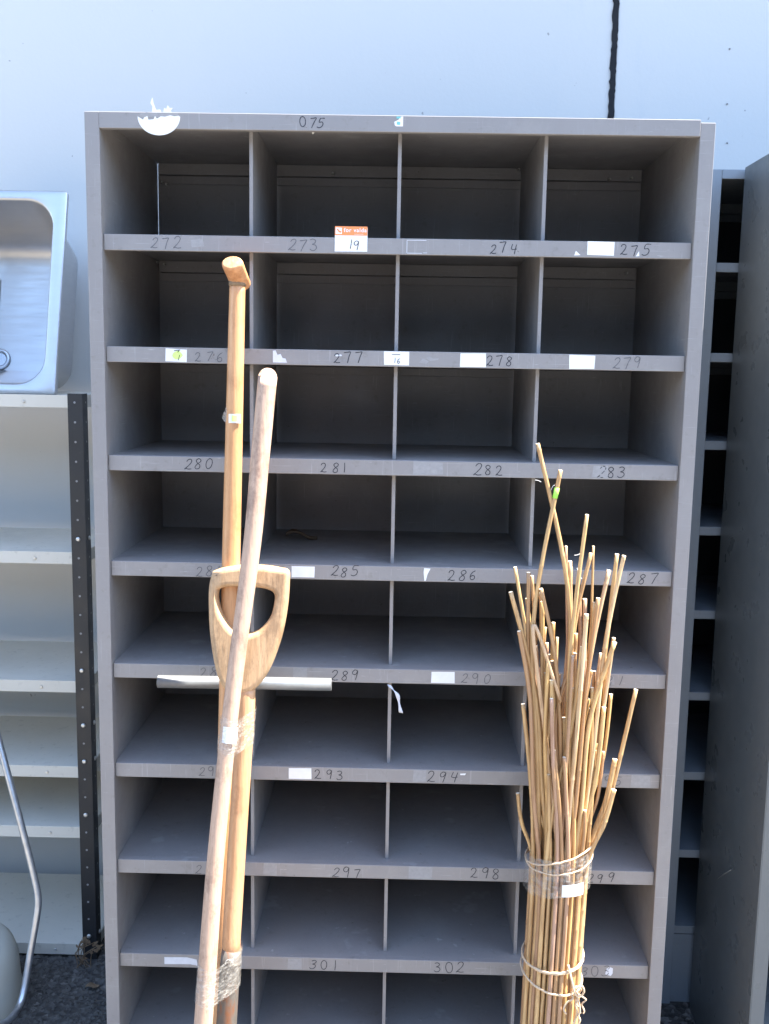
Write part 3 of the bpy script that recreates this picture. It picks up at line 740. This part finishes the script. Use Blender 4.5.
WP = {537.7: (568, 590), 560.6: (533, 625), 587: (571, 645), 591: (573, 640), 609: (590, 660), 624: (606, 640), 617: (604, 660), 541: (556, 665), 510.7: (535, 690), 515: (533, 680), 598.3: (586, 690), 519: (530, 700), 636: (612, 790), 614.7: (590, 720), 575: (556, 720), 589: (572, 780)}
for i in range(60):
    u = rnd.uniform(-.92, .92); v = rnd.uniform(-1, 1) * math.sqrt(max(.02, 1 - u * u)) * .85
    ty = rnd.choice((rnd.uniform(590, 680), rnd.uniform(620, 760), rnd.uniform(680, 830)))
    tx = 566 + u * (26 + (860 - ty) * .075) + rnd.uniform(-15, 13)
    if i % 4 == 0: u = -u * .6
    tips.append((tx, ty, u, v, rnd.uniform(3.4, 4.9)))
used = []
def place_uv(u, v):          # nudge so canes keep apart in the bundle
    best = None
    for _ in range(160):
        uu = max(-.93, min(.93, u + rnd.gauss(0, .16))); vv = max(-.93, min(.93, v + rnd.gauss(0, .2)))
        if uu * uu + vv * vv > .90: continue
        dmin = min([math.hypot(uu - a_, vv - c_) for a_, c_ in used] or [9])
        sc_ = min(dmin, .165) - .12 * math.hypot(uu - u, vv - v)
        if best is None or sc_ > best[0]: best = (sc_, uu, vv)
    used.append(best[1:]); return best[1:]
for (tx, ty, u, v, rmm) in tips:
    u, v = place_uv(u, v)
    rad = rmm * .00115
    Yt = -.095 + v * .05 + (-.02 if v < 0 else .04) * ((880 - ty) / 400)
    Yt = min(Yt, -.008)
    tip = at(tx, ty, Yt)
    tie = CT + Vector((u * RB, v * RB, 0)); low = CB + Vector((u * RB * .98, v * RB * .96, 0))
    k = rnd.uniform(-.15, .15)
    ft = G + Vector((u * RB * 1.02 + rnd.uniform(-.004, .004), v * RB, rnd.uniform(0, .015)))
    top_dir = tip - tie; L2 = top_dir.length
    axis = (tie - low).normalized()
    c1_ = tie + axis * (L2 * .30) + top_dir * .06; c2_ = tie.lerp(tip, .66) + Vector((rnd.uniform(-.007, .007), rnd.uniform(-.004, .004), 0)) * (L2 * 3.0)
    c1_ = c1_.lerp(tie.lerp(tip, .33), .45)
    wp = WP.get(tx)
    if wp: c2_ = at(wp[0], wp[1], Yt + .3 * (CT.y + v * RB - Yt)); c1_ = tie.lerp(c2_, .5) + Vector((rnd.uniform(-.004, .004), 0, 0))
    ctr = spline([ft, low, tie, c1_, c2_, tip], 7)
    # nodes along the cane
    arc = 0; rr = []; nxt = rnd.uniform(.05, .2); pts2 = []; last = None
    for i, p in enumerate(ctr):
        if last is not None: arc += (p - last).length
        last = p; taper = 1 - .36 * min(1, arc / 1.6)
        pts2.append(p); rr.append(rad * taper * (1 + rnd.uniform(-.03, .03)))
    P3, R3 = [], []
    for i in range(len(pts2) - 1):
        P3.append(pts2[i]); R3.append(rr[i])
        if rnd.random() < .16:
            q = pts2[i].lerp(pts2[i + 1], .5); d_ = (pts2[i + 1] - pts2[i]).normalized()
            for o_, s_ in ((-.003, 1), (-.001, 1.09), (.001, 1.09), (.003, .99)): P3.append(q + d_ * o_); R3.append(rr[i] * s_)
    P3.append(pts2[-1]); R3.append(rr[-1])
    if P3[-1] == P3[-2]: P3.pop(); R3.pop()
    b = MB(); b.tube(P3, R3, 8)
    ca = b.build('cane', M['cane'], bun)
    ca.data.materials.append(M['end']); ca.data.polygons[-1].material_index = 1
    if abs(tx - 560.6) < .1 and ty < 500:
        c0 = ctr[-3].lerp(ctr[-2], .3); b = MB(); b.tube([c0, c0 + (ctr[-2] - ctr[-3]).normalized() * .020], rad * .86, 8); b.build('green_tape', M['green_tape'], bun)
def hoop(cz, r, tiltx, tilty, rad, name, mat, dx=0, jag=.0015, n=56, parent=bun):
    t_ = (cz - CB.z) / (CT.z - CB.z); c = CB.lerp(CT, t_) + Vector((dx, 0, 0)); ps = []
    for k_ in range(n + 1):
        a_ = 2 * math.pi * k_ / n
        ps.append(c + Vector((math.cos(a_) * r, math.sin(a_) * r, math.cos(a_) * tiltx + math.sin(a_) * tilty + rnd.uniform(-jag, jag) * .5)))
    ps[-1] = ps[0].copy(); b = MB(); b.tube(ps, [rad * rnd.uniform(.8, 1.2) for _ in ps], 7, ref=Vector((0, 0, 1))); return b.build(name, mat, parent)
z970 = at(551, 968, -.16).z; z990 = at(551, 986, -.16).z; z868 = at(557, 868, -.15).z
hoop(z970, RB * 1.02, .004, .006, .0021, 'twine', M['twine']); hoop(z970 - .004, RB * 1.02, .002, .004, .0018, 'twine', M['twine']); hoop(z990, RB * 1.02, -.010, .012, .0022, 'twine', M['twine'])
hoop(z868 + .010, RB * 1.09, .022, -.006, .0018, 'twine', M['twine']); hoop(z868 - .002, RB * 1.10, .010, .008, .0016, 'twine', M['twine'])
kn = at(577, 985, -.16)
b = MB()
for j in range(5):
    ps = [kn + Vector((rnd.uniform(-.003, .003), -.004, .0))]
    for q in range(7): ps.append(ps[-1] + Vector((rnd.uniform(-.008, .009), rnd.uniform(-.004, .004), -rnd.uniform(.004, .015))))
    b.tube(spline(ps, 3), .0018, 6)
ps = [kn + Vector((-.022 + .002, -.004, .045)), kn + Vector((-.014, -.012, .02)), kn + Vector((-.006, -.010, -.01)), kn + Vector((.004, -.008, -.02)), kn + Vector((.013, -.006, -.01)), kn + Vector((.006, -.01, .006)), kn + Vector((-.004, -.01, -.004))]
b.tube(spline(ps, 4), .0022, 6); b.build('twine_knot', M['twine'], bun)
# tape band with label
b = MB(); n = 64; zt0, zt1 = at(557, 900, -.16).z, at(557, 864, -.16).z; rows = 8
for j in range(rows + 1):
    z = zt0 + (zt1 - zt0) * j / rows; t_ = (z - CB.z) / (CT.z - CB.z); c = CB.lerp(CT, t_)
    for k_ in range(n):
        a_ = 2 * math.pi * k_ / n; r = RB * 1.10 + .0025 * math.sin(a_ * 9 + j * .6) * rnd.uniform(.3, 1)
        b.v.append(c + Vector((math.cos(a_) * r, math.sin(a_) * r, .010 * math.cos(a_ + .5) + rnd.uniform(-.001, .001))))
for j in range(rows):
    for k_ in range(n): b.face([j * n + k_, j * n + (k_ + 1) % n, (j + 1) * n + (k_ + 1) % n, (j + 1) * n + k_], True)
b.build('clear_tape', M['tape'], bun)
tcz = at(567, 890, -.16).z; t_ = (tcz - CB.z) / (CT.z - CB.z); c = CB.lerp(CT, t_)
c = Vector((c.x, c.y, tcz)); shell(c - Vector((0, 0, .013)), c + Vector((0, 0, .012)), RB * 1.10 + .004, -2, 36).build('price_label', M['paper'], bun)
# hair-thin fibres
for (px, py, dx, dz) in ((541, 482, -.012, .004), (551, 490, .006, .010), (581, 553, -.014, -.004), (577, 568, .010, -.02), (584, 955, -.02, .03)):
    p0 = at(px, py, -.06); b = MB(); b.tube(spline([p0, p0 + Vector((dx * .5, -.003, dz * .8)), p0 + Vector((dx, -.004, dz))], 4), .0005, 5); b.build('fibre', M['paper'], bun)

# ---------------------------------------------------------------- small things
p0 = at(390, 684, .004)
b = MB(); pl = [at(389, 685, .004), at(392, 689, -.002), at(397, 694, -.004), at(399, 703, -.004), at(401, 713, -.002)]
sp_ = spline(pl, 4); n0 = 0
for i, p in enumerate(sp_):
    w_ = .0032 + .0012 * math.sin(i * .9)
    b.v += [p + Vector((-w_, -.001 * math.sin(i), .001)), p + Vector((w_, .001, -.001)), p + Vector((w_, .002, -.001)), p + Vector((-w_, .0008 - .001 * math.sin(i), .001))]
for i in range(len(sp_) - 1):
    for q in range(4): b.face([i * 4 + q, i * 4 + (q + 1) % 4, (i + 1) * 4 + (q + 1) % 4, (i + 1) * 4 + q], True)
b.face([0, 3, 2, 1]); b.face([len(b.v) - 4 + i for i in range(4)])
tag(b.build('tape_strip', M['scrap'], None, origin=pl[0]), 'curled pale strip of peeling tape hanging under the numbered edge left of 290', 'tape strip')
# crumpled dark leaf on the shelf behind 285
def leaf(c, s, rz, name='dry_leaf', lab=None, mat='leaf', cat='leaf', group=None):
    b = MB(); nn = 9
    for j in range(nn):
        t_ = j / (nn - 1); w_ = math.sin(math.pi * min(.97, max(.06, t_))) * .32
        for q in (-1, 0, 1):
            x_ = (t_ - .5); y_ = q * w_
            b.v.append(Vector((s * (x_ * math.cos(rz) - y_ * math.sin(rz)), s * (x_ * math.sin(rz) + y_ * math.cos(rz)), s * (.10 + .10 * abs(q) + .12 * math.sin(t_ * 5 + rz)))) + c)
    for j in range(nn - 1):
        for q in (0, 1): b.face([j * 3 + q, j * 3 + q + 1, (j + 1) * 3 + q + 1, (j + 1) * 3 + q], True)
    o = b.build(name, M[mat], None, origin=c); m_ = o.modifiers.new('s', 'SOLIDIFY'); m_.thickness = .0006
    return tag(o, lab, cat, group)
leaf(Vector((-.21, .30, TOP - P * 4)), .075, .3, lab='curled dark dry leaf lying far back on the shelf edge numbered 285')
# dry weeds at the foot of the rack
wd = empty('dry_weed', (-.80, .50, 0), 'dry brown weed sprig at the foot of the black rack post', 'weed')
for j in range(9):
    p0 = Vector((-.815 + rnd.uniform(-.02, .03), .50 + rnd.uniform(-.02, .01), 0)); h = rnd.uniform(.03, .09)
    ps = [p0, p0 + Vector((rnd.uniform(-.02, .02), -.005, h * .5)), p0 + Vector((rnd.uniform(-.035, .035), -.01, h))]
    b = MB(); b.tube(spline(ps, 4), [.0012] * 9, 5)
    e_ = ps[-1]
    for q in range(3):
        a_ = e_ + Vector((rnd.uniform(-.01, .01), 0, rnd.uniform(-.02, .0))); n0 = len(b.v)
        b.v += [a_, a_ + Vector((.006, -.001, .003)), a_ + Vector((rnd.uniform(-.01, .014), -.002, .012)), a_ + Vector((-.003, 0, .006))]; b.face([n0, n0 + 1, n0 + 2, n0 + 3])
    b.build('stem', M['leaf'], wd)
LF = [(-.93, .36, 'small dry leaf on the gravel before the lowest cream shelf'), (-.76, .40, 'small dry leaf on the gravel beside the numbered unit'), (-.70, .22, 'small dry leaf on the gravel at the foot of the numbered unit')]
for x_, y_, l_ in LF: leaf(Vector((x_, y_, .004)), .035, rnd.uniform(0, 3), lab=l_, group='dry leaves on the gravel')
